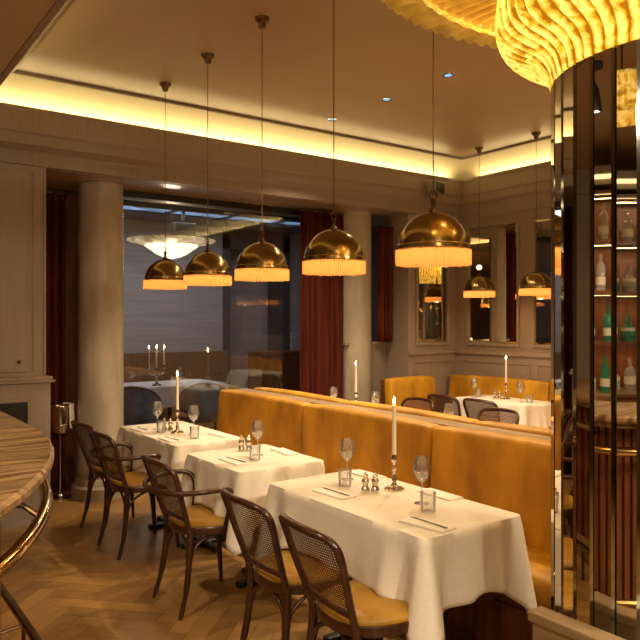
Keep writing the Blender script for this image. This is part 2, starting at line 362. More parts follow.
# curtains
def curtain(x0, x1, y, z0, z1, label, amp=.045, pitch=.085, dark=False):
    n = int((x1-x0)/.008); P = []
    for i in range(n+1):
        x = x0+(x1-x0)*i/n
        row = []
        for k in range(9):
            z = z0+(z1-z0)*k/8; ph = (x-x0)/pitch*2*PI
            row.append((x+.012*math.sin(ph*.31+k*.1), y+amp*(math.sin(ph)*.8+.3*math.sin(ph*.47+1)), z))
        P.append(row)
    mb = MB().grid(P); r = thing('curtain', ((x0+x1)/2, y, z0), 0, label, 'curtain')
    o = mb.build('drape', M['curtain'], r, solid=.004, smooth=80); o.location = (-(x0+x1)/2, -y, -z0)
    rd = MB().tube([(x0-.02-(x0+x1)/2, 0, z1-z0+.01),(x1+.02-(x0+x1)/2, 0, z1-z0+.01)], .012); rd.build('curtain_rod', M['brass_dark'], r)
curtain(1.42, 1.86, 6.52, .01, 2.70, 'dark red curtain between the tall panelled cabinet and the left column')
curtain(4.16, 4.72, 6.12, .01, 2.72, 'dark red curtain beside the glass, left of the second column')
curtain(5.13, 5.355, 6.0, 1.32, 2.60, 'dark red curtain hanging above the low wall, right of the second column', .03, .07)

# ---------------------------------------------------------------- tall cabinet at the left
cab = thing('tall_cabinet', (.6, 5.72, 0), 0, 'tall beige panelled cabinet with a cornice and dark glass door, behind the bar counter', 'cabinet')
def loc(x, y): return x-.6, y-5.72
mb = MB(); mb.box(.08,.86,-.02,.0,1.12,2.755); mb.box(.08,.87,-.12,.0,0,1.08); mb.build('body', M['panel'], cab, smooth=0)
mb = MB().box(.07,.90,-.15,.0,1.08,1.10, bev=.006).box(.07,.885,-.135,.0,1.10,1.125, bev=.006); mb.build('cornice', M['panel'], cab)
mb = MB().box(.14,.72,-.035,-.02,1.16,2.70, bev=.003); mb.build('upper_door', M['panel'], cab)
mb = MB().box(.765,.775,-.03,-.02,1.16,2.70).box(.845,.86,-.03,-.02,1.125,2.755); mb.build('edge_moulding', M['panel'], cab)
dr = MB().box(.30,.78,-.135,-.12,.30,.42).box(.30,.78,-.135,-.12,.94,1.02).box(.30,.38,-.135,-.12,.42,.94).box(.70,.78,-.135,-.12,.42,.94).build('door', M['panel'], cab, smooth=0)
MB().box(.38,.70,-.127,-.122,.42,.94).build('pane', mat('smoked_pane', (.03,.025,.022), .12), dr)
kn = MB().lathe([(.0,-.02),(.012,-.016),(.014,0),(.008,.012),(.008,.02)], 12, mx=Matrix.Translation((.66,-.045,1.24)) @ Matrix.Rotation(PI/2,4,'X')).build('knob', M['brass_dark'], cab)

# ---------------------------------------------------------------- wine cooler stand
r = thing('wine_cooler_stand', (1.735, 6.30, 0), 0, 'slim metal wine bucket stand on the floor by the dark red curtain', 'bucket stand')
MB().lathe([(.10,0),(.10,.012),(.03,.02),(.012,.05)], 24).build('base', M['chrome'], r)
MB().lathe([(.010,.03),(.010,.56)], 12).build('pole', M['chrome'], r)
MB().lathe([(.012,.55),(.07,.58),(.088,.64),(.092,.655)], 24, cap=False).build('cradle', M['chrome'], r, solid=.003)
bk = MB().lathe([(.005,.585),(.075,.592),(.085,.65),(.10,.80),(.106,.81)], 28, cap=False).build('wine_bucket', M['silver'], solid=.003); bk.location = (1.735,6.30,.004)
tag(bk, 'silver wine bucket resting on the slim stand by the curtain', 'bucket')
nb = MB()
P = []
for i in range(15):
    a = -1.1+2.2*i/14; P.append([(.112*math.cos(a)*(1+k*.02)+.004*math.sin(i*2.2), .112*math.sin(a)*(1+k*.02), .825-.05*k-.012*math.sin(i*1.3)*k/3) for k in range(5)])
nb.grid(P); o = nb.build('service_cloth', M['napkin'], solid=.004); o.location = (1.735,6.30,0); tag(o, 'white folded cloth hanging over the rim of the wine bucket', 'cloth')

# ---------------------------------------------------------------- wall mirrors
def wall_mirror(plane, c, a0, a1, z0, z1, label):
    if plane == 'x': r = thing('wall_mirror', (c, (a0+a1)/2, z0), 0, label, 'mirror')
    else: r = thing('wall_mirror', ((a0+a1)/2, c, z0), 0, label, 'mirror')
    h = (a1-a0)/2; H = z1-z0
    fb, gb = MB(), MB()
    def B(mb, d0, d1, p0, p1, q0, q1, **k):
        if plane == 'x': mb.box(-d1, -d0, p0, p1, q0, q1, **k)
        else: mb.box(p0, p1, -d1, -d0, q0, q1, **k)
    t = .03
    for q in ((-h,h,0,t),(-h,h,H-t,H),(-h,-h+t,t,H-t),(h-t,h,t,H-t)): B(fb, 0, .025, *q, bev=.005)
    fb.build('frame', M['panel'], r)
    # bevelled pane: flat centre and sloping rim
    b_ = .022; o1 = [(-h+t,t),(h-t,t),(h-t,H-t),(-h+t,H-t)]; i1 = [(-h+t+b_,t+b_),(h-t-b_,t+b_),(h-t-b_,H-t-b_),(-h+t+b_,H-t-b_)]
    def V(p, d): return (-d, p[0], p[1]) if plane == 'x' else (p[0], -d, p[1])
    vs = [V(p,.004) for p in o1]+[V(p,.009) for p in i1]+[V(p,.001) for p in o1]
    gb.add(vs, [(4,5,6,7)]+[(i,(i+1)%4,4+(i+1)%4,4+i) for i in range(4)]+[(8,9,10,11)]+[(i,(i+1)%4,8+(i+1)%4,8+i) for i in range(4)])
    gb.build('mirror_glass', M['mirror'], r, smooth=0)
wall_mirror('x', XW, 4.82, 5.56, 1.27, 2.64, 'tall framed mirror on the right wall nearest to the room corner')
wall_mirror('x', XW, 3.75, 4.66, 1.27, 2.64, 'tall framed mirror on the right wall, partly behind the mirrored column')
wall_mirror('x', XW, 2.5, 3.5, 1.27, 2.64, 'tall framed wall mirror nearer the camera, hidden behind the mirrored column')
wall_mirror('y', YB, 5.47, 6.0, 1.27, 2.60, 'narrow mirror on the pilaster, behind the nearest pendant lamp')

# ---------------------------------------------------------------- speaker, downlights
r = thing('wall_speaker', (5.58, 5.56, 3.02), math.radians(20), 'small grey loudspeaker mounted on the beam left of the room corner', 'speaker')
MB().box(-.13,.13,-.07,.05,-.06,.075, bev=.02).build('body', M['speaker'], r)
MB().box(-.105,.105,-.076,-.068,-.045,.06, bev=.003).build('grille', M['black'], r)
MB().box(-.03,.03,.04,.10,-.03,.04).build('bracket', M['speaker'], r)
DL = ['recessed ceiling spotlight nearest the back cove, left of the others', 'recessed ceiling spotlight, the middle one between the pendants', 'recessed ceiling spotlight nearest the golden chandelier']
for i, (x, y) in enumerate(DOWN):
    r = thing('recessed_spotlight', (x, y, ZC), 0, DL[i] if i < 3 else ['recessed ceiling spotlight above the golden chandelier','recessed ceiling spotlight over the tables behind the ledge','recessed ceiling spotlight behind the camera on the right'][i-3], 'ceiling light')
    MB().lathe([(.030,-.004),(.046,-.006),(.048,0)], 24, cap=False).build('trim_ring', M['chrome'], r)
    MB().lathe([(.0,-.001),(.031,-.0035)], 24).build('lens', emis('spot_lens', (.25,.55,.85), .5), r)
    light('spot_lamp', 'SPOT', (x, y, ZC-.012), 90, WARM, (0,0,0), spot_size=math.radians(115), spot_blend=.8, shadow_soft_size=.03)

# ================================================================== MIRRORED COLUMN
CX, CY, CR = 2.127, 1.046, .40
mc = thing('mirrored_column', (CX, CY, 0), 0, 'round column faced with tall bevelled mirror strips at the right edge', 'column')
MB().lathe([(CR-.022,0),(CR-.022,3.32)], 72).build('core', M['darkgap'], mc)
NF = 36; dl = 2*PI/NF; ph0 = math.radians(9)  # phase
for k in range(NF):
    a = ph0+(k+.5)*dl; hw = CR*math.tan(dl/2)*.955; bw = .007; t = .006
    mx = Matrix.Rotation(a, 4, 'Z') @ Matrix.Translation((CR-.02, 0, 0))
    z0, z1 = .02, 3.31
    vs = [(0,-hw,z0),(0,hw,z0),(0,hw,z1),(0,-hw,z1),(.014,-hw,z0),(.014,hw,z0),(.014,hw,z1),(.014,-hw,z1),(.02,-hw+bw,z0),(.02,hw-bw,z0),(.02,hw-bw,z1),(.02,-hw+bw,z1)]
    mb = MB(); mb.add(vs, [(0,1,2,3),(8,9,10,11)], mx); n0 = len(mb.v)
    mb.cur = 1; mb.f += []; 
    mb.add(vs, [(4,8,11,7),(9,5,6,10),(0,4,7,3),(5,1,2,6),(0,1,5,4),(4,5,9,8),(3,2,6,7),(7,6,10,11)], mx)
    mb.build('mirror_strip', [M['mirror'], M['mirror_edge']], mc, smooth=0)

# big golden chandelier round the column head
ch = thing('golden_chandelier', (CX, CY, 2.29), 0, 'large glowing gold glass chandelier with fluted bowl and pleated disc around the mirrored column', 'chandelier')
prof = [(.402,.0),(.418,.05),(.455,.085),(.51,.110),(.548,.138),(.566,.185),(.562,.26),(.54,.34),(.50,.42),(.46,.46)]
pp = bez([(r_,0,z_) for r_,z_ in prof], 3); prof2 = [(p.x,p.z) for p in pp]; NP = len(prof2); FL = 70
P = []
NA = FL*10; vals = []
for j in range(NA):
    a = 2*PI*j/NA; row = []
    for i, (r_, z_) in enumerate(prof2):
        u = i/(NP-1); tw = -.12*u; amp = .020*min(1,u*6,(1-u)*6)
        fl = abs(math.sin((a+tw)*FL/2))**.6; rr = r_+amp*(fl-.75)
        row.append((rr*math.cos(a), rr*math.sin(a), z_-amp*.4*(fl-.75))); vals.append(fl)
    P.append(row)
fb = MB().grid(P, closed_u=True).build('fluted_bowl', M['leaf'], ch, smooth=70)
at_ = fb.data.attributes.new('flute', 'FLOAT', 'POINT'); at_.data.foreach_set('value', vals)
P = []; NA = 100*8
for j in range(NA):
    a = 2*PI*j/NA; s_ = math.sin(a*100)
    P.append([(r_*math.cos(a), r_*math.sin(a), z_+amp*s_) for r_, z_, amp in ((.45,.47,.0),(.55,.462,.006),(.70,.458,.008),(.855,.455,.008),(.86,.445,.006),(.875,.445,.006),(.88,.458,.008),(1.02,.46,.008),(1.03,.475,.008),(1.0,.49,.004))])
MB().grid(P, closed_u=True).build('pleated_disc', M['pleat'], ch, smooth=60, solid=.003)
tor = MB()
tor.tube([(.865*math.cos(2*PI*j/240),.865*math.sin(2*PI*j/240), .442+.003*math.sin(j*1.7)) for j in range(240)], .009, 6, closed=True)
tor.build('inner_ring', leaf('ring_gold', (.6,.35,.04),(.8,.5,.07),(1,.8,.3), .3, 30), ch)
MB().lathe([(.46,.50),(.50,.51),(.55,.75),(.6,1.03)], 48, cap=False).build('hanger_cone', M['ceiling'], ch)
for a in range(0, 360, 60):
    light('chandelier_bulb', 'POINT', (CX+.70*math.cos(math.radians(a+20)), CY+.70*math.sin(math.radians(a+20)), 2.64), 1.2, (1,.72,.34), shadow_soft_size=.04)

# low panelled screen in front of the column
sc = thing('low_screen', (1.63, -.2, 0), 0, 'low light-wood screen in front of the mirrored column, bottom right corner', 'screen')
MB().box(-.02,.02,-1.2,1.425,0,.725).build('panel', M['ledgewood'], sc, smooth=0)
MB().box(-.03,.03,-1.22,1.437,.725,.755, bev=.006).build('cap', M['ledgewood'], sc)

# ================================================================== BAR
bar = thing('bar_counter', (-1.67, 3.2, 0), 0, 'curved wooden bar counter with brass rail at the left edge', 'bar counter')
def barring(r, yend=4.6): # outline path in local coordinates from back end, along the straight, round to the left
    pts = [(r, yend-3.2)] + arc(0, 0, r, 0, -90, 64) + [(-2.7, -r)]
    return pts
def barband(r0, r1, z0, z1, name, m, bev=False, yend=4.6):
    A, B_ = barring(r0, yend), barring(r1, yend); P = []
    for (ax,ay),(bx,by) in zip(A,B_):
        if bev: e = .012; P.append([(ax,ay,z0),(bx-0,by,z0)][:0]+[(ax,ay,z0)]+[(bx+(ax-bx)*e/max(.01,r1-r0),by+(ay-by)*e/max(.01,r1-r0),z0),(bx,by,z0+e),(bx,by,z1-e),(bx+(ax-bx)*e/max(.01,r1-r0),by+(ay-by)*e/max(.01,r1-r0),z1),(ax,ay,z1),(ax,ay,z0)])
        else: P.append([(ax,ay,z0),(bx,by,z0),(bx,by,z1),(ax,ay,z1),(ax,ay,z0)])
    mb = MB().grid(P); return mb.build(name, m, bar, smooth=30)
barband(1.86, 2.44, 1.06, 1.10, 'counter_top', M['counter'], True)
barband(1.90, 2.40, 1.035, 1.06, 'under_moulding', M['counter'])
barband(1.96, 2.24, .0, 1.035, 'bar_body', M['redwood'])
barband(2.24, 2.265, .0, .14, 'plinth', M['ledgewood'])
sl = MB()
nS = 90
for i in range(nS):
    a = math.radians(-i*90/nS); sl.box(2.235,2.262,-.012,.012,.15,1.03, mx=Matrix.Rotation(a,4,'Z'))
for i in range(14): sl.box(2.235,2.262,.03+i*.1,.054+i*.1,.15,1.03)
sl.build('slat_panel', M['redwood'], bar, smooth=0)
def railpath(r, z, yend=4.6): return [(x,y,z) for x,y in barring(r, yend)]
MB().tube(railpath(2.415,.925), .022, 12).build('brass_rail', M['brass_bright'], bar)
MB().tube(railpath(2.43,.20), .020, 10).build('foot_rail', M['brass'], bar)
for a in (-2,-14,-26,-38,-50,-62,-74,-86):
    mx = Matrix.Rotation(math.radians(a+5),4,'Z')
    MB().tube([(2.25,0,.98),(2.36,0,.97),(2.41,0,.93)], .009, 8, mx=mx).build('rail_bracket', M['brass_dark'], bar)
    MB().tube([(2.25,0,.17),(2.43,0,.19)], .008, 8, mx=mx).tube([(2.43,0,0),(2.43,0,.2)], .009, 8, mx=mx).build('foot_rail_bracket', M['brass_dark'], bar)

# back bar inside the curve of the counter (seen in the mirrors); its local -y side faces the column
BO = Vector((-1.8, 3.56, 0)); BR = math.atan2(.73, .68)
bb_ = thing('back_bar_shelves', BO, BR, 'lit back bar shelving full of bottles, seen only in the mirror strips', 'shelves')
X0, X1 = -1.45, 1.15
MB().box(X0,X1,-.30,.2,0,.92).build('base_cabinet', M['redwood'], bb_, smooth=0)
MB().box(X0,X1,-.33,.2,.92,.96, bev=.005).build('work_top', M['counter'], bb_)
for z in (1.38,1.80,2.22,2.62):
    MB().box(X0,X1,-.16,.18,z-.03,z).build('shelf', M['redwood'], bb_)
for x in (X0, -.60, .27, X1-.03): MB().box(x,x+.03,-.165,.18,.96,2.62).build('upright', M['brass'], bb_, smooth=0)
MB().box(X0,X1,.185,.2,.96,2.9).build('back_panel', M['redwood'], bb_)
MB().box(X0-.05,X1+.05,-.24,.2,2.74,2.80).box(X0-.02,X1+.02,-.20,.2,2.66,2.74).build('crown', M['panel'], bb_, smooth=0)
MB().box(X0-.03,X1+.03,-.235,-.20,2.705,2.735).build('crown_light', emis('crown_led', (1,.75,.35), 1.0), bb_)
MB().box(X0,X1,-.155,-.145,2.585,2.60).build('shelf_light_strip', emis('shelf_led', (1,.7,.3), .9), bb_)
for z in (1.345,1.765,2.185,2.58):
    lo = light('shelf_light', 'AREA', (-.15,.02,z), 2.2, (1,.66,.28), (0,0,0), shape='RECTANGLE', size=2.4, size_y=.03); lo.parent = bb_
bprof = {'wine': [(.037,0),(.038,.01),(.038,.19),(.030,.22),(.014,.24),(.013,.30),(.015,.305)], 'spirit': [(.045,0),(.047,.01),(.047,.15),(.038,.18),(.015,.20),(.014,.25),(.019,.252),(.019,.275)], 'squat': [(.055,0),(.058,.02),(.055,.11),(.03,.14),(.017,.15),(.016,.19),(.02,.192),(.02,.22)]}
protos = {}
kinds = [(a,b_) for a in bprof for b_ in ('green','blue','clear','amber','red','cream','clear','amber')]
rb = random.Random(12)
RM = Matrix.Rotation(BR, 3, 'Z')
for z in (.96,1.38,1.80,2.22):
    x = X0+.12
    while x < X1-.1:
        kd = rb.choice(kinds)
        if abs(x+.585) < .075 or abs(x-.285) < .075: x += .08; continue
        p = BO + RM @ Vector((x, -.06+rb.uniform(-.02,.02), z)); pos = tuple(p)
        lb = '%s %s bottle standing on the back bar shelves' % ({'wine':'slender','spirit':'straight-sided','squat':'squat'}[kd[0]], kd[1])
        if kd not in protos:
            r = thing('bottle', pos, rb.uniform(-.3,.3), lb, 'bottle', kd[0]+' '+kd[1]+' bottles on the back bar')
            MB().lathe(bprof[kd[0]], 16).build('bottle_glass', M['bottle_'+kd[1]], r)
            rr_ = bprof[kd[0]][2][0]+.0008
            MB().lathe([(rr_,.05),(rr_,.115)], 16, cap=False).build('bottle_label', M['label'], r)
            protos[kd] = r
        else: dup(protos[kd], pos, rb.uniform(-.3,.3))
        x += rb.uniform(.115,.16)
r = thing('drum_pendant', (0.02, 1.75, 3.0), 0, 'golden ribbed drum lamp over the bar curve, seen only in a mirror strip', 'pendant lamp')
MB().lathe([(.16,-.42),(.18,-.40),(.18,-.24),(.16,-.22)], 96, cap=False, mod=lambda a,i: 1+.02*math.cos(a*48)).build('drum_shade', M['leaf_drum'], r, solid=.003)
MB().lathe([(.05,-.015),(.05,0)], 20).build('canopy', M['brass_dark'], r); MB().lathe([(.006,-.30),(.006,-.01)], 8).build('stem', M['brass_dark'], r)
# ceiling spotlights over the bar
for (x,y,lab) in ((.21,2.63,'black cylinder spotlight hanging over the bar edge, seen in a mirror strip'),(-1.0,3.4,'black cylinder spotlight over the middle of the bar'),(-.3,.9,'black cylinder spotlight over the near curve of the bar')):
    r = thing('ceiling_spotlight', (x,y,3.0), .4, lab, 'spotlight')
    MB().lathe([(.045,-.03),(.05,-.03),(.05,0)], 20).build('ceiling_plate', M['black'], r)
    MB().lathe([(.008,-.12),(.008,-.03)], 10).build('stem', M['black'], r)
    MB().lathe([(.042,-.28),(.045,-.27),(.03,-.15),(.012,-.11)], 20, cap=False).build('shade', M['black'], r, solid=.002)
    MB().lathe([(.0,-.27),(.037,-.268)], 20).build('lens', emis('bar_lens', (1,.85,.6), 6), r)
    light('bar_spot', 'SPOT', (x,y,2.71), 30, WARM, (0,0,0), spot_size=math.radians(110), spot_blend=.7, shadow_soft_size=.03)

# ================================================================== BANQUETTES
def pad(x0, x1, y0, y1, z0, z1, lean=0, rad=.045, puff=.012):
    # upholstered pad: rounded box with slight puff; lean shifts x with height
    bm = bmesh.new(); bmesh.ops.create_cube(bm, size=1)
    bmesh.ops.subdivide_edges(bm, edges=bm.edges[:], cuts=7, use_grid_fill=True)
    cx, cy, cz = (x0+x1)/2, (y0+y1)/2, (z0+z1)/2; hx, hy, hz = (x1-x0)/2, (y1-y0)/2, (z1-z0)/2
    def warp(t, h, r):   # cluster vertices near the edges
        s = abs(t)*2; g = [0,.0]; 
        return math.copysign(h*(1-(1-s)**1.0) if False else h*s, t)
    mb = MB()
    for v in bm.verts:
        p = Vector((v.co.x*2, v.co.y*2, v.co.z*2))
        # push the outer rows to the rounding radius
        q = []
        for t, h in zip(p, (hx,hy,hz)):
            s = abs(t); k = h-min(rad,h*.98)
            # 8 cells per side: s in {0,.25,.5,.75,1}
            if s > .99: q.append(math.copysign(h, t))
            elif s > .7: q.append(math.copysign(h-min(rad,h*.5)*.45, t))
            elif s > .45: q.append(math.copysign(max(h-min(rad,h*.5)*1.6, h*.5), t))
            else: q.append(math.copysign(s*h, t))
        c_ = Vector([max(-(h-min(rad,h)), min(h-min(rad,h), a)) for a, h in zip(q,(hx,hy,hz))])
        d = Vector(q)-c_
        if d.length > 1e-6:
            lim = min(rad,hx,hy,hz)
            d = d.normalized()*min(d.length, lim) if d.length > lim else d
        q = c_+d
        fx, fy, fz = 1-(abs(q.x)/hx)**2, 1-(abs(q.y)/hy)**4, 1-(abs(q.z)/hz)**4
        q.x += math.copysign(puff*max(0,fy)*max(0,fz), q.x) if abs(q.x) > hx*.6 else 0
        q.z += math.copysign(puff*max(0,fy)*max(0,1-(abs(q.x)/hx)**4), q.z) if abs(q.z) > hz*.6 else 0
        v.co = Vector((cx+q.x+lean*(cz+q.z-z0), cy+q.y, cz+q.z))
    bm.verts.index_update(); mb.add([v.co[:] for v in bm.verts], [[v.index for v in f.verts] for f in bm.faces]); bm.free(); return mb
def banquette(loc_, rz, L_, nseg, label, top=.97):
    # local: seat faces -x, runs along y from 0 to L_; back plane at x=0 (back), seat front at x=-.52
    r = thing('banquette', loc_, rz, label, 'banquette')
    seg = L_/nseg
    MB().box(-.43,0,.02,L_-.02,0,.33).box(-.435,-.425,.0,L_,0,.04).build('plinth', M['redwood'], r, smooth=0)
    fr = MB()
    for k in range(nseg*2):
        y0 = k*seg/2+.06; y1 = (k+1)*seg/2-.06
        for q in ((y0,y1,.07,.085),(y0,y1,.285,.30),(y0,y0+.015,.07,.3),(y1-.015,y1,.07,.3)): fr.box(-.44,-.43,*q)
    fr.build('panel_moulding', M['redwood'], r, smooth=0)
    MB().box(-.03,0.0,0,L_,.33,top-.015).build('back_board', M['redwood'], r, smooth=0)
    for k in range(nseg):
        pad(-.455,-.10,k*seg+.003,(k+1)*seg-.003,.335,.48, rad=.04).build('seat_cushion', M['velvet'], r, sub=1, smooth=180)
        pad(-.19,-.07,k*seg+.004,(k+1)*seg-.004,.46,top, lean=.07, rad=.032, puff=.012).build('back_cushion', M['velvet'], r, sub=1, smooth=180)
    return r
# two banquettes back to back with a wooden ledge between them
banquette((2.92, 1.52, 0), 0, 3.80, 3, 'long mustard velvet banquette behind the row of three white tables')
banquette((3.06, 5.32, 0), PI, 3.80, 3, 'mustard velvet banquette on the far side of the wooden ledge, backing onto the long one')
o = MB().box(2.930,3.050,1.5,5.34,0,.945).box(2.923,3.057,1.49,5.35,.945,.962, bev=.005).build('partition_ledge', M['ledgewood']); tag(o, 'wood-capped partition ledge running between the two back-to-back banquettes', 'partition')
banquette((6.10, 1.6, 0), 0, 4.10, 3, 'mustard banquette along the right wall below the mirrors', top=.93)
banquette((5.62, 5.735, 0), PI/2, .68, 1, 'short mustard banquette against the pilaster in the far corner', top=.93)

# ================================================================== TABLES
tablecount = {}
def tablecloth(x0, x1, y0, y1, z, drop, label, seed, cdrop=.17, mt=None, group=None, seat=0, lim=9):
    rnd = random.Random(seed); cx, cy = (x0+x1)/2, (y0+y1)/2; hx, hy = (x1-x0)/2, (y1-y0)/2; rc = .03
    # perimeter points
    per = []; n = 0
    def seg(p, q, cnt):
        for i in range(cnt): t = i/cnt; per.append((p[0]+(q[0]-p[0])*t, p[1]+(q[1]-p[1])*t))
    lx, ly = max(6,int((x1-x0)/.02)), max(6,int((y1-y0)/.02))
    corners = [(hx,hy,0),(-hx,hy,90),(-hx,-hy,180),(hx,-hy,270)]; nc = 10
    pts = []
    for ci, (ax, ay, a0) in enumerate(corners):
        ccx, ccy = ax-math.copysign(rc,ax), ay-math.copysign(rc,ay)
        for i in range(nc+1):
            a = math.radians(a0+90*i/nc); pts.append((ccx+rc*math.cos(a), ccy+rc*math.sin(a), math.cos(a), math.sin(a), 1-abs(i/nc-.5)*0.0, ci))
        bx, by, _ = corners[(ci+1)%4]; sx, sy = pts[-1][0], pts[-1][1]
        na = math.radians(a0+90); nx, ny = math.cos(na), math.sin(na)
        ex, ey = (bx-math.copysign(rc,bx), by) if ci in (0,2) else (bx, by-math.copysign(rc,by))
        cnt = lx if ci in (0,2) else ly
        for i in range(1, cnt): t = i/cnt; pts.append((sx+(ex-sx)*t, sy+(ey-sy)*t, nx, ny, 0, ci))
    ph = [rnd.uniform(0,6.28) for _ in range(6)]
    rows = []; K = 14; NPt = len(pts)
    for idx, (px, py, nx, ny, c_, ci) in enumerate(pts):
        dcor = min(math.hypot(abs(px)-hx, abs(py)-hy), .5); cf = math.exp(-(dcor/.10)**2); cf2 = math.exp(-(dcor/.055)**2)
        s_ = (px*3.1+py*4.3)
        wave = .6*math.sin(s_*2.1+ph[0])+.4*math.sin(s_*4.7+ph[1]); side = (1-cf)
        dd = drop+cdrop*math.exp(-dcor/.075)+.012*math.sin(s_*2.3+ph[2])+.006*math.sin(s_*7+ph[3])
        if seat and px*seat > -hx*.2: dd = min(dd, lim)
        row = []
        for k in range(K+1):
            u = k/K; d = dd*u
            r_ = .008
            out = (.024*u+.014*u*wave*side + cf2*.060*u - .036*u*math.exp(-((dcor-.10)/.04)**2) + .020*u*math.exp(-((dcor-.20)/.04)**2))
            if seat and px*seat > hx-.02: out *= .3
            if k == 0: row.append((px-nx*.004, py-ny*.004, z))
            else: row.append((px+nx*(.002+out), py+ny*(.002+out), z-.004-d))
        rows.append(row)
    mb = MB(); nv = K+1; base = 0
    mb.grid(rows, closed_u=True)
    mb.f.append(tuple(i*nv for i in range(NPt))); mb.mi.append(0)
    o = mb.build('tablecloth', mt or M['linen'], smooth=70, solid=.003, offset=0); o.location = (cx, cy, 0)
    tag(o, label, 'tablecloth', group)
def table(x0, x1, y0, y1, label, clabel, seed, drop=.25, two=True, mt=None, dx=.06, bh=.17, seat=1, lim=9):
    cx, cy = (x0+x1)/2, (y0+y1)/2; r = thing('dining_table', (cx,cy,0), 0, label, 'table')
    hx, hy = (x1-x0)/2-.012, (y1-y0)/2-.012
    MB().box(-hx,hx,-hy,hy,.715,.743, bev=.005).build('tabletop', M['redwood'], r)
    ys = (-hy*.55, hy*.55) if two else (0,)
    for y in ys:
        p = MB().lathe([(.028,.03),(.026,.06),(.026,.68),(.06,.70),(.06,.715)], 20); p.build('pedestal', M['chrome'] if not two or seed == 3 else M['iron'], r).location = (dx,y,0)
        MB().box(-bh,bh,-.028,.028,.0,.03, bev=.006).box(-.028,.028,-.20,.20,.0,.03, bev=.006).build('base', M['iron'], r).location = (dx,y,0)
    tablecloth(x0, x1, y0, y1, .748, drop, clabel, seed, mt=mt, seat=seat, lim=lim)
table(1.82,2.385,1.86,2.97,'table under the nearest white cloth, set for two pairs','white tablecloth on the nearest table, with a hanging pointed corner',1)
table(1.82,2.385,3.25,3.92,'small table under the middle white cloth of the row','white tablecloth on the small middle table of the row',2,two=False)
table(1.87,2.385,4.17,5.22,'table under the farthest white cloth of the front row','white tablecloth on the farthest table of the front row, by the left column',3)
table(3.58,4.20,3.35,4.26,'table just over the banquette ledge, nearer one','white tablecloth just showing over the banquette ledge, right part',4,seat=-1)
table(3.58,4.20,4.48,5.30,'table over the banquette ledge, in front of the second column','white tablecloth behind the ledge in front of the second column',5,seat=-1)
table(5.40,5.90,4.22,5.12,'far corner table beneath the wall mirrors','white tablecloth on the far corner table beneath the wall mirrors',6,two=False,dx=-.17,bh=.10,lim=.235)
table(5.40,5.90,2.6,3.6,'table by the right wall, mostly behind the mirrored column','white tablecloth on the right wall table behind the mirrored column',7,two=False,dx=-.17,bh=.10,lim=.235)
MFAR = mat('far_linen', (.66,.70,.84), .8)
table(2.75,4.3,8.0,8.8,'table in the room beyond the glass, carrying the candelabrum','bluish white tablecloth in the room beyond the glass',8, mt=MFAR)

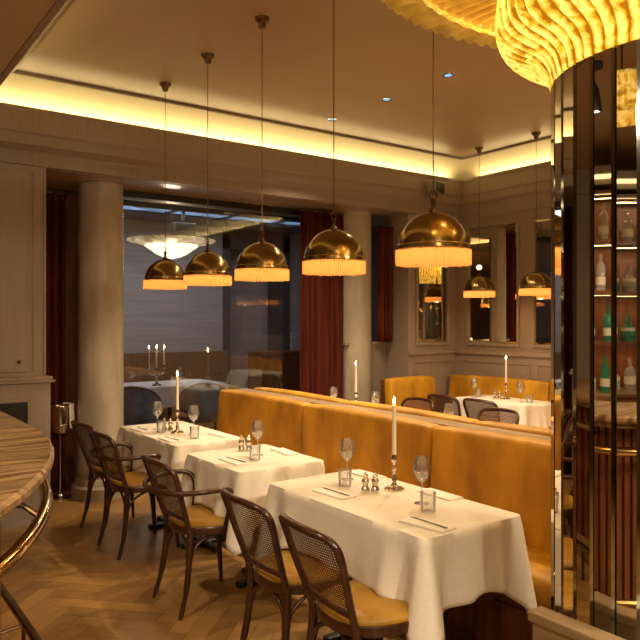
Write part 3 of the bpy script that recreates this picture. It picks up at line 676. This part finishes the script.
# ================================================================== CHAIRS (face +x, origin on floor below seat centre)
def seat_outline(a, hx=.205, hy=.205, e=2.6):
    c_, s_ = math.cos(a), math.sin(a); k = (abs(c_)**e+abs(s_)**e)**(-1/e)
    x, y = hx*k*c_, hy*k*s_
    return x, y*(1+.10*x/hx)
def make_chair(arms, label, group, name='cane_chair'):
    r = thing(name, (0,0,0), 0, label, 'chair', group)
    n = 40
    # seat frame
    P = []
    for i in range(n):
        a = 2*PI*i/n; x, y = seat_outline(a); P.append([(x*k, y*k, z) for k, z in ((.86,.415),(.985,.415),(1,.422),(1,.448),(.985,.455),(.86,.455),(.86,.415))])
    MB().grid(P, closed_u=True).build('seat_frame', M['bentwood'], r, smooth=50)
    mb = MB(); rows = []
    for i in range(n):
        a = 2*PI*i/n; x, y = seat_outline(a); rows.append([(x*k, y*k, z) for k, z in ((.80,.43),(.93,.44),(.965,.462),(.95,.474),(.86,.484),(.6,.489),(.3,.491))])
    mb.grid(rows, closed_u=True); mb.f.append(tuple(i*7+6 for i in range(n))); mb.mi.append(0); mb.f.append(tuple(i*7 for i in range(n))); mb.mi.append(0)
    mb.build('seat_cushion', M['seat_leather'], r, smooth=70)
    # back hoop (its posts run down to the seat), leaning back and curved in plan
    def bp(y, z):
        t = (z-.44)/.37; x = -.185-.125*max(0,t)**1.15-.0; cur = .055*(1-(y/.21)**2)*min(1,max(0,t)*1.6+.25)
        return (x-cur*.8+.02, y, z)
    hoop = [(-.155,.44),(-.165,.52),(-.185,.62),(-.200,.72),(-.198,.765),(-.175,.795),(-.12,.808),(0,.812)]
    pts2 = hoop+[(-a,b_) for a,b_ in hoop[-2::-1]]
    path = bez([bp(y,z) for y,z in pts2], 5)
    MB().tube(path, .0155, 10, sy=.75).build('back_frame', M['bentwood'], r, smooth=80)
    MB().tube(bez([bp(y,.505) for y in (-.16,-.08,0,.08,.16)],4), .012, 8).build('back_rail', M['bentwood'], r, smooth=80)
    # cane panel
    P = []
    def halfw(z): 
        if z < .72: return .158+(z-.50)*.19
        return .199-(max(0,z-.755)/.055)**2*.06
    for i in range(13):
        z = .505+i*(.803-.505)/12; hw = halfw(z)-.002; P.append([bp(hw*(-1+2*j/12), z) for j in range(13)])
    MB().grid(P).build('cane_panel', M['cane'], r, smooth=80)
    # legs
    for sy in (-1,1):
        MB().tube([(.145,sy*.165,.43),(.165,sy*.175,.25),(.185,sy*.185,0)], [.019,.017,.011], 10).build('leg', M['bentwood'], r, smooth=80)
        MB().tube(bez([(-.165,sy*.150,.45),(-.175,sy*.158,.30),(-.195,sy*.170,.15),(-.235,sy*.182,0)],4), [.019]*5+[.0165]*4+[.013]*3+[.011], 10).build('leg', M['bentwood'], r, smooth=80)
    # bent brace under the seat
    F_ = [(.150,.170),(-.172,.155)]
    for (p, q) in (((.158,-.172),(.158,.172)),((-.178,-.158),(-.178,.158)),((.158,-.172),(-.178,-.158)),((.158,.172),(-.178,.158))):
        mid = ((p[0]+q[0])/2*.9, (p[1]+q[1])/2*.9)
        MB().tube(bez([(p[0],p[1],.24),(p[0]*.75+mid[0]*.25,p[1]*.75+mid[1]*.25,.355),(mid[0],mid[1],.408),(q[0]*.75+mid[0]*.25,q[1]*.75+mid[1]*.25,.355),(q[0],q[1],.24)],4), .008, 8).build('leg_brace', M['bentwood'], r, smooth=80)
    if arms:
        half = [(-.335,0,.66),(-.315,.11,.66),(-.26,.205,.662),(-.16,.262,.667),(-.05,.275,.668),(.01,.262,.655),(.035,.235,.615),(.03,.218,.54),(.015,.205,.44)]
        full = [(x,-y,z) for x,y,z in half[:0:-1]]+half
        MB().tube(bez(full,6), .0145, 10).build('arm_hoop', M['bentwood'], r, smooth=80)
    return r
G1 = 'cane chairs at the front row of tables'
c_side = make_chair(False, 'cane-back dining chair nearest the camera, tucked at the nearest table', G1)
c_side.location = (1.75, 2.09, 0); c_side.rotation_euler = (0,0,math.radians(-5))
dup(c_side, (1.755, 2.575, 0), math.radians(-2), 'armless cane-back dining chair, second from the camera at the nearest table', G1)
dup(c_side, (1.86, 5.14, 0), math.radians(4), 'farthest cane-back chair of the front row, beside the left column', G1)
c_arm = make_chair(True, 'bentwood armchair with cane back at the small middle table', 'bentwood armchairs in the front row', 'cane_armchair')
c_arm.location = (1.775, 3.55, 0); c_arm.rotation_euler = (0,0,math.radians(-1))
dup(c_arm, (1.825, 4.64, 0), math.radians(2), 'bentwood armchair with cane back at the farthest front table', 'bentwood armchairs in the front row')
G2 = 'cane chairs in the farther part of the room'
dup(c_side, (5.33, 4.92, 0), 0, 'cane chair at the far corner table, left one', G2)
dup(c_side, (5.33, 4.44, 0), 0, 'cane chair at the far corner table, right one', G2)
dup(c_side, (4.32, 3.84, 0), PI, 'cane chair seen from behind over the banquette, at its right end', G2)
dup(c_side, (4.32, 4.80, 0), PI, 'cane chair behind the banquette ledge, just right of its burning candle', G2)
# far room armchairs with blue upholstery
def blue_chair(loc_, rz, label):
    r = thing('blue_armchair', loc_, rz, label, 'chair', 'blue armchairs beyond the glass')
    rows = []
    for i in range(25):
        a = math.radians(100+160*i/24); h = .84-.20*abs((i-12)/12)**2.2
        rows.append([(.27*math.cos(a), .29*math.sin(a), z) for z in (.40,.55,h-.03)])
    MB().grid(rows).build('backrest', M['blue_fabric'], r, solid=.035, offset=0, smooth=80)
    top = [(.27*math.cos(math.radians(100+160*i/24)), .29*math.sin(math.radians(100+160*i/24)), .84-.20*abs((i-12)/12)**2.2-.02) for i in range(25)]
    MB().tube([(top[0][0]+.03,top[0][1],.42)]+top+[(top[-1][0]+.03,top[-1][1],.42)], .017, 8).build('top_rail', M['bentwood'], r, smooth=80)
    MB().lathe([(.2,.36),(.25,.38),(.26,.44),(.22,.47),(.05,.48)], 24).build('seat', M['blue_fabric'], r)
    for sx in (-1,1):
        for sy in (-1,1): MB().tube([(sx*.16,sy*.17,.38),(sx*.20,sy*.2,0)], [.018,.012], 8).build('leg', M['bentwood'], r)
    return r
b1 = blue_chair((2.93, 7.62, 0), math.radians(60), 'blue upholstered armchair beyond the glass, by the left column')
dup(b1, (3.75, 7.6, 0), math.radians(72), 'blue upholstered armchair beyond the glass, just left of the banquette end')

# ================================================================== PENDANTS
def pendant(loc_, label, hz=1.796):
    # origin at the ceiling canopy
    r = thing('pendant_lamp', loc_, 0, label, 'pendant lamp', 'brass dome pendants')
    B_ = hz-ZC
    MB().lathe([(.008,-.062),(.02,-.058),(.026,-.03),(.043,-.016),(.046,0)], 24).build('canopy', M['brass_dark'], r)
    MB().tube([(0,0,B_+.30),(0,0,-.06)], .0026, 6).build('cord', M['brass_dark'], r)
    MB().lathe([(.022,B_+.222),(.020,B_+.235),(.010,B_+.245),(.009,B_+.27),(.014,B_+.278),(.006,B_+.285)], 16).build('neck', M['brass_dark'], r)
    MB().tube([(.020*math.cos(2*PI*i/18),0,B_+.298+.022*math.sin(2*PI*i/18)) for i in range(18)], .0035, 6, closed=True).build('hanging_ring', M['brass_dark'], r)
    dp = [(.0,.228),(.03,.225)]+[(.153*math.sin(math.radians(a)), .070+.157*math.cos(math.radians(a))) for a in range(14,91,6)]+[(.154,.066),(.155,.060)]
    # inner skin for thickness
    dp2 = dp+[(x-.003 if x > .003 else 0, z-.003 if z > .08 else z) for x, z in dp[::-1]]
    MB().lathe([(x,B_+z) for x,z in dp2], 48, cap=False).build('dome', M['brass'], r, smooth=60)
    MB().tube([(.1545*math.cos(2*PI*i/48),.1545*math.sin(2*PI*i/48),B_+.084) for i in range(48)], .0025, 6, closed=True).build('dome_band', M['brass_bright'], r, smooth=80)
    rf = random.Random(5); NA = 200; P = []
    for j in range(NA):
        a = 2*PI*j/NA; k = .1575+(.0045 if j % 2 else -.001); le = rf.uniform(-.004,.004) if j % 2 else .002
        P.append([(k*math.cos(a), k*math.sin(a), B_+z) for z in (.066,.045,.022,.0+le)])
    MB().grid(P, closed_u=True).build('fringe', M['fringe'], r, smooth=0)
    MB().lathe([(.0,B_+.16),(.018,B_+.155),(.03,B_+.125),(.022,B_+.10),(.0,B_+.092)][::-1], 16).build('bulb', emis('bulb_glow', (1,.66,.3), 3), r)
    MB().lathe([(.016,B_+.155),(.016,B_+.222)], 12).build('bulb_holder', M['brass_dark'], r)
    l = bpy.data.lights.new('pendant_bulb', 'POINT'); l.energy = PEND; l.color = (1,.60,.24); l.shadow_soft_size = .05
    lo = bpy.data.objects.new('pendant_bulb', l); C.objects.link(lo); lo.parent = r; lo.location = (0,0,B_+.05)
    return r
PEND = 2.4
PL = ['nearest and largest brass dome pendant with golden fringe, rightmost of the row of five', 'second nearest brass dome pendant with fringe, in front of the second column', 'middle brass dome pendant of the row of five, in front of the glass', 'fourth brass dome pendant of the row, in front of the glass partition', 'smallest, leftmost brass dome pendant of the row of five']
p0 = pendant((2.15, 2.15, ZC), PL[0])
for i in range(1,5): dup(p0, (2.15, 2.15+.71*i, ZC), .3*i, PL[i])
dup(p0, (5.6, 4.93, ZC), .5, 'brass dome pendant over the far corner table, in front of the wall mirror')
dup(p0, (5.6, 4.22, ZC), .8, 'brass dome pendant with fringe on the right, just left of the mirrored column')
dup(p0, (5.6, 3.5, ZC), .8, 'brass dome pendant over the right wall table, behind the mirrored column')
dup(p0, (5.6, 2.8, ZC), .8, 'brass dome pendant by the right wall, hidden by the mirrored column')

# ================================================================== TABLE SETTINGS
TZ = .750
def item(name, prof, m, loc_, label, cat, group=None, n=28, cap=True, solid=0):
    o = MB().lathe(prof, n, cap=cap).build(name, m, smooth=50, solid=solid); o.location = loc_; tag(o, label, cat, group); return o
STICK = [(.0,0),(.046,.0),(.048,.006),(.037,.013),(.016,.020),(.009,.035),(.014,.050),(.008,.060),(.0075,.088),(.013,.098),(.008,.108),(.008,.132),(.017,.142),(.014,.150),(.0135,.168),(.0175,.171),(.0,.171)]
WINE = [(.0,0),(.034,.0),(.034,.002),(.008,.006),(.0035,.015),(.0032,.085),(.008,.095),(.027,.115),(.037,.140),(.038,.155),(.033,.185),(.029,.205),(.0278,.205),(.0318,.185),(.0368,.155),(.0358,.140),(.026,.117),(.006,.099),(.0,.098)]
TUMB = [(.0,0),(.029,0),(.031,.004),(.034,.082),(.0328,.082),(.0298,.008),(.0,.007)]
MILL = [(.0,0),(.019,0),(.020,.006),(.020,.018),(.015,.026),(.0125,.036),(.017,.046),(.018,.058),(.011,.066),(.013,.074),(.0125,.082),(.005,.087),(.006,.094),(.0,.097)]
def candle(x, y, z, h, label, rad=.0105, cg='burning candles'):
    r = thing('candle', (x,y,z), 0, label, 'candle', cg)
    MB().lathe([(.0,0),(rad,0),(rad*.96,h*.5),(rad*.9,h-.004),(rad*.6,h),(0,h-.001)], 16).build('wax_stick', M['wax'], r)
    MB().lathe([(.0012,h-.002),(.001,h+.009)], 6).build('wick', M['black'], r)
    MB().lathe([(.0,h+.003),(.0045,h+.009),(.0058,h+.016),(.004,h+.026),(.0014,h+.036),(.0,h+.041)], 12).build('flame', M['flame'], r)
    light('candle_light', 'POINT', (x,y,z+h+.05), .35, (1,.6,.22), shadow_soft_size=.008)
    return r
first = {}
def put(kind, x, y, label, z=TZ, rz=0):
    if kind in first: return dup(first[kind], (x,y,z), rz, label)
    if kind == 'stick': o = item('candlestick', STICK, M['silver'], (x,y,z), label, 'candlestick', 'silver candlesticks')
    if kind == 'wine': o = item('wine_glass', WINE, M['glass'], (x,y,z), label, 'glass', 'wine glasses', cap=False)
    if kind == 'tumbler': o = item('water_glass', TUMB, M['glass'], (x,y,z), label, 'glass', 'water tumblers', cap=False)
    if kind == 'mill': o = item('pepper_mill', MILL, M['silver'], (x,y,z), label, 'mill', 'salt and pepper mills')
    if kind == 'napkin':
        o = MB().box(-.045,.045,-.11,.11,0,.004, bev=.0015).box(-.043,.044,-.108,.107,.004,.007, bev=.001).build('napkin', M['napkin']); o.location=(x,y,z); o.rotation_euler=(0,0,rz); tag(o, label, 'napkin', 'folded napkins')
    if kind == 'knife':
        o = thing('table_knife', (x,y,z), rz, label, 'knife', 'table knives')
        MB().box(-.006,.006,-.10,-.02,0,.005, bev=.002).build('handle', M['silver'], o)
        MB().add([(-.004,-.02,.001),(.004,-.02,.001),(.009,.02,.001),(.008,.09,.001),(-.004,.105,.001),(-.004,-.02,.003),(.004,-.02,.003),(.009,.02,.0025),(.008,.09,.0025),(-.004,.105,.0025)],[(4,3,2,1,0),(5,6,7,8,9)]+[(i,(i+1)%5,5+(i+1)%5,5+i) for i in range(5)]).build('blade', M['silver'], o, smooth=0)
    first[kind] = o; return o
def candlestick(x, y, where, z=TZ, h=.235):
    put('stick', x, y, 'silver candlestick '+where, z); candle(x, y, z+.1705, h, 'lit white candle '+where)
candlestick(2.24, 2.50, 'on the nearest table')
candlestick(2.10, 4.66, 'on the farthest table of the front row')
candlestick(3.90, 4.86, 'behind the banquette ledge, in front of the second column')
candlestick(5.72, 4.68, 'on the far corner table')
def mills(x, y, where):
    put('mill', x, y, 'silver pepper mill, left of the pair '+where); put('mill', x+.036, y-.028, 'silver salt mill, right of the pair '+where)
mills(2.095, 2.54, 'on the nearest table'); mills(2.14, 3.80, 'on the small middle table'); mills(2.06, 4.80, 'on the farthest front table'); mills(5.62, 4.74, 'on the far corner table')
def setting(x, y, sx, where, wine=True):
    # sx: direction from the diner's table edge inwards (+1 for the aisle side)
    put('napkin', x, y, 'folded white napkin '+where, rz=random.uniform(-.12,.12)+.1)
    put('knife', x+.01, y, 'silver table knife on the napkin '+where, z=TZ+.0072, rz=random.uniform(-.12,.12)+.1)
def napkin_only(x, y, where): put('napkin', x, y, 'folded white napkin '+where, rz=random.uniform(-.1,.1))
setting(1.955, 2.60, 1, 'at the aisle side of the nearest table, left setting'); setting(1.955, 1.99, 1, 'at the aisle side of the nearest table, right setting')
napkin_only(2.33, 2.82, 'on the banquette side of the nearest table, left'); napkin_only(2.34, 2.30, 'on the banquette side of the nearest table, right')
put('wine', 2.19, 2.80, 'wine glass standing at the left end of the nearest table'); put('wine', 2.17, 2.24, 'wine glass on the nearest table, right of the candlestick')
put('tumbler', 2.09, 2.69, 'water tumbler left of the mills on the nearest table'); put('tumbler', 2.10, 2.13, 'water tumbler in front of the right wine glass on the nearest table')
setting(1.94, 3.53, 1, 'at the aisle side of the small middle table'); napkin_only(2.33, 3.60, 'on the banquette side of the small middle table')
put('wine', 2.15, 3.62, 'wine glass on the small middle table'); put('tumbler', 2.06, 3.50, 'water tumbler on the small middle table')
setting(1.94, 4.95, 1, 'on the farthest front table, left setting'); setting(1.94, 4.42, 1, 'on the farthest front table, right setting'); napkin_only(2.31, 4.40, 'on the banquette side of the farthest front table')
put('wine', 2.05, 4.90, 'wine glass left of the candle on the farthest front table'); put('wine', 2.16, 4.52, 'wine glass right of the candle on the farthest front table')
put('tumbler', 2.02, 4.76, 'water tumbler left of the candlestick on the farthest front table'); put('tumbler', 2.10, 4.38, 'water tumbler right of the candlestick on the farthest front table')
put('wine', 3.80, 5.06, 'wine glass behind the ledge, left of the candle by the second column'); put('wine', 3.82, 4.50, 'wine glass behind the ledge, right of the candle by the second column')
put('wine', 3.72, 3.56, 'wine glass standing over the banquette ledge, near the far chairs'); put('tumbler', 3.85, 3.75, 'water tumbler behind the ledge near the far chairs')
put('wine', 5.60, 5.0, 'wine glass on the far corner table, left of the candle'); put('wine', 5.62, 4.42, 'wine glass on the far corner table, right of the candle')
put('tumbler', 5.68, 5.02, 'water tumbler on the far corner table, left'); put('tumbler', 5.68, 4.36, 'water tumbler on the far corner table, right')
napkin_only(5.52, 4.5, 'on the far corner table')

# ================================================================== FAR ROOM
r = thing('candelabrum', (3.42, 8.2, TZ), 0, 'three-armed candelabrum on the table beyond the glass', 'candelabrum')
MB().lathe([(.0,0),(.06,0),(.055,.012),(.015,.03),(.010,.10),(.018,.12),(.009,.14),(.008,.22),(.02,.235),(.02,.25),(0,.25)], 20).build('stem', M['silver'], r)
for s in (-1,1): MB().tube(bez([(0,0,.16),(s*.05,0,.13),(s*.10,0,.17),(s*.10,0,.215)],5), .006, 8).lathe([(.006,.205),(.02,.215),(.018,.25),(0,.25)],14,(s*.10,0,0)).build('arm', M['silver'], r)
for dx, w_ in ((-.10,'left'),(0,'middle'),(.10,'right')): candle(3.42+dx, 8.2, TZ+.25, .21, '%s one of three lit candles on the candelabrum beyond the glass' % w_, .011, 'candelabrum candles')
for x, w_ in ((2.98,'left of the candelabrum'),(3.12,'nearest the candelabrum on its left'),(3.75,'right of the candelabrum')): put('wine', x, 8.25, 'wine glass beyond the glass partition, '+w_)
r = thing('dish_chandelier', (3.75, 8.5, 2.47), 0, 'glowing two-tier dish chandelier in the room beyond the glass', 'chandelier')
mo = lambda a, i: 1+.015*math.cos(a*24)
MB().lathe([(.30,.055),(.42,.075),(.52,.10),(.56,.12),(.56,.13),(.3,.10)], 96, cap=False, mod=mo).build('upper_dish', M['far_dish'], r)
MB().lathe([(.0,-.11),(.10,-.095),(.20,-.05),(.28,.01),(.34,.05),(.33,.065),(0,.065)], 48, mod=mo).build('lower_bowl', M['far_bowl'], r)
MB().lathe([(.012,.05),(.012,.63)], 10).build('stem', M['brass_dark'], r)
light('dish_light', 'POINT', (3.75,8.5,2.33), 5, WARM, shadow_soft_size=.1)
light('far_fill', 'AREA', (4.0,8.9,3.02), 11, (.86,.86,1.0), (0,0,0), shape='RECTANGLE', size=4.2, size_y=.7)  # added cool fill lamp without a fitting, brightens the far room
r = thing('wall_bench', (3.2, 10.36, 0), 0, 'brown panelled bench back along the far wall beyond the glass', 'bench')
MB().box(-2.2,2.35,-.06,0.02,0,1.05).box(-2.2,2.35,-.5,-.06,0,.42).build('panelled_back', noise_mat('far_bench', (.24,.13,.06),(.30,.165,.08),(6,6,1),3,rough=.5), r, smooth=0)
MB().box(-2.2,2.35,-.50,-.07,.42,.50, bev=.03).build('seat', M['seat_leather'], r)
r = thing('service_cabinet', (6.15, 9.6, 0), 0, 'brown wooden sideboard in the dark end of the room beyond the glass', 'cabinet')
MB().box(-.5,.5,-.22,.22,.02,1.02).build('body', M['redwood'], r, smooth=0); MB().box(-.52,.52,-.24,.24,1.02,1.06,bev=.006).build('top', M['redwood'], r)
for s in (-1,1): MB().box(-.46 if s<0 else .02,-.02 if s<0 else .46,-.235,-.22,.08,.96).build('door', M['redwood'], r)
r = thing('tall_radiator', (6.95, 10.33, .0), 0, 'pale upright radiator near the doorway beyond the glass', 'radiator')
MB().box(-.16,.16,-.05,.0,.10,1.35,bev=.01).build('body', M['blue_wall'], r)
for i in range(6): MB().box(-.15+i*.052,-.115+i*.052,-.065,-.05,.14,1.31,bev=.004).build('fin', M['blue_wall'], r)
# speaker near the far ceiling
r = thing('hanging_speaker', (4.1, 8.9, 2.80), 0, 'small dark loudspeaker under the ceiling beyond the glass', 'speaker')
MB().box(-.15,.15,-.1,.1,-.09,.09,bev=.015).build('body', M['black'], r); MB().box(-.02,.02,-.02,.02,.09,.30).build('bracket', M['black'], r)
